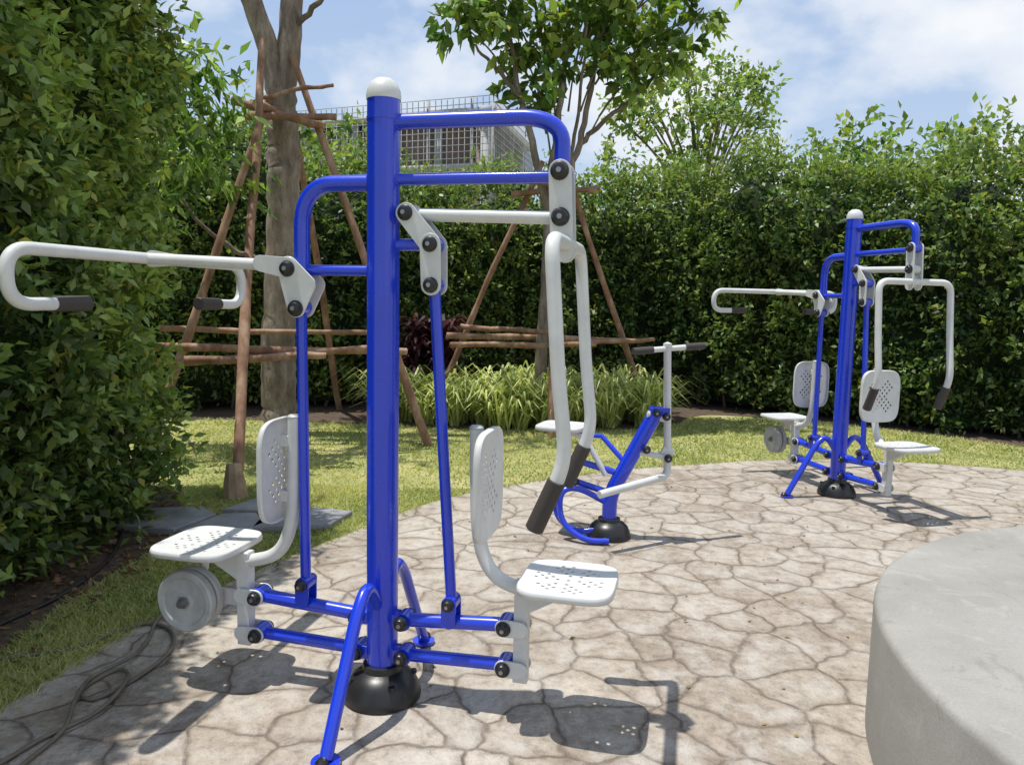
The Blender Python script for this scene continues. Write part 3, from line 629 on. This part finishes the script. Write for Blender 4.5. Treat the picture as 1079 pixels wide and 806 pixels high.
def wallface(a,b,tag):
    d=b-a; Ln=np.linalg.norm(d); d/=Ln; nrm=np.array([d[1],-d[0]])
    def bx(g,s0,s1,z0,z1,o0,o1,mat):
        v=[]
        for s,o in ((s0,o0),(s1,o0),(s1,o1),(s0,o1)):
            for z in (z0,z1): p=a+d*s+nrm*o; v.append((p[0],p[1],z))
        g.add(v,[(0,2,3,1),(2,4,5,3),(4,6,7,5),(6,0,1,7),(1,3,5,7),(0,6,4,2)],mat)
    g=G(); bx(g,.4,Ln-.4,0,11.0,-1.0,-.8,BW); 
    for z in (2.6,5.4,8.2,11.0): bx(g,0,Ln,z,z+.35,-.8,-.12,BG)
    for s in np.arange(0.3,Ln,2.6): bx(g,s,s+.35,0,11.36,-.78,-.30,BG)
    g.obj('facade_'+tag,E,0)
    g=G()
    for s in np.arange(0,Ln,.34): bx(g,s,s+.03,4,11.8,-.06,-.01,BM)
    for z in np.arange(4,11.9,.34): bx(g,0,Ln,z,z+.03,-.005,.04,BM)
    for s in np.arange(0,Ln,2.6): bx(g,s-.05,s+.06,4,11.9,-.11,-.062,BM)
    g.obj('mesh_screen_'+tag,E,0)
wallface(A,B,'front'); wallface(B,C2,'side')
g=G(); g.add([(A[0],A[1]+.5,11.37),(B[0]-.2,B[1]+.5,11.37),(C2[0]-.5,C2[1],11.37),(A[0]+3,A[1]+10,11.37)],[(0,1,2,3)],BG); g.obj('roof',E,0)

# ------------------------------------------------------------ world + sun
sd=Vector((-.25,.0,1)).normalized()
w=bpy.data.worlds.new('World'); scene.world=w; w.use_nodes=True; nt=w.node_tree; L=nt.links.new
bg=nt.nodes['Background']; sky=N(nt,'ShaderNodeTexSky',sky_type='NISHITA',sun_disc=False); sky.sun_elevation=math.asin(sd.z); sky.sun_rotation=math.atan2(sd.x,sd.y)
sky.air_density=1.0; sky.dust_density=1.5; sky.ozone_density=1.5
tc=N(nt,'ShaderNodeTexCoord'); mp=N(nt,'ShaderNodeMapping'); mp.inputs['Scale'].default_value=(1,1,1.7); mp.inputs['Location'].default_value=(.9,.2,.1); L(tc.outputs['Generated'],mp.inputs['Vector'])
n1=N(nt,'ShaderNodeTexNoise',i_Scale=4.2,i_Detail=7.0,i_Roughness=.5,i_Distortion=.0); L(mp.outputs[0],n1.inputs['Vector'])
sp=N(nt,'ShaderNodeSeparateXYZ'); L(tc.outputs['Generated'],sp.inputs[0])
ma=N(nt,'ShaderNodeMath',operation='MULTIPLY_ADD'); ma.inputs[1].default_value=.13; L(sp.outputs['X'],ma.inputs[0]); L(n1.outputs['Fac'],ma.inputs[2])
rp=ramp(nt,[(.47,(0,0,0)),(.56,(.6,.6,.6)),(.66,(1,1,1))]); L(ma.outputs[0],rp.inputs['Fac'])
hz=ramp(nt,[(.0,(4.7,5.5,6.5)),(.18,(3.9,4.9,6.4)),(.42,(2.8,3.9,5.9)),(1.0,(1.6,2.6,4.8))]); L(sp.outputs['Z'],hz.inputs['Fac'])
c=mixc(nt,.82,sky.outputs['Color'],hz.outputs['Color']); c=mixc(nt,rp.outputs['Color'],c,(6.6,6.8,7.1))
L(c,bg.inputs['Color']); bg.inputs['Strength'].default_value=.14
l=bpy.data.lights.new('sun','SUN'); l.energy=5.0; l.angle=math.radians(.5); l.color=(1,.96,.89); o=bpy.data.objects.new('sun',l); o.rotation_euler=(-sd).to_track_quat('-Z','Y').to_euler(); o.location=(0,0,20); scene.collection.objects.link(o)
# ------------------------------------------------------------ camera
cam=bpy.data.cameras.new('camera'); cam.sensor_width=36; cam.lens=26.69; cam.clip_end=1000; co=bpy.data.objects.new('camera',cam); scene.collection.objects.link(co)
p=math.radians(6.1); F=Vector((0,math.cos(p),-math.sin(p))); U=Vector((0,math.sin(p),math.cos(p))); Rr=Vector((1,0,0)); k=.021
R2=(Rr+k*U).normalized(); U2=(U-k*Rr).normalized(); M=Matrix((R2,U2,-F)).transposed().to_4x4(); M.translation=Vector((0,0,1.42)); co.matrix_world=M
scene.camera=co
scene.view_settings.view_transform='Standard'; scene.view_settings.look='None'; scene.view_settings.exposure=0
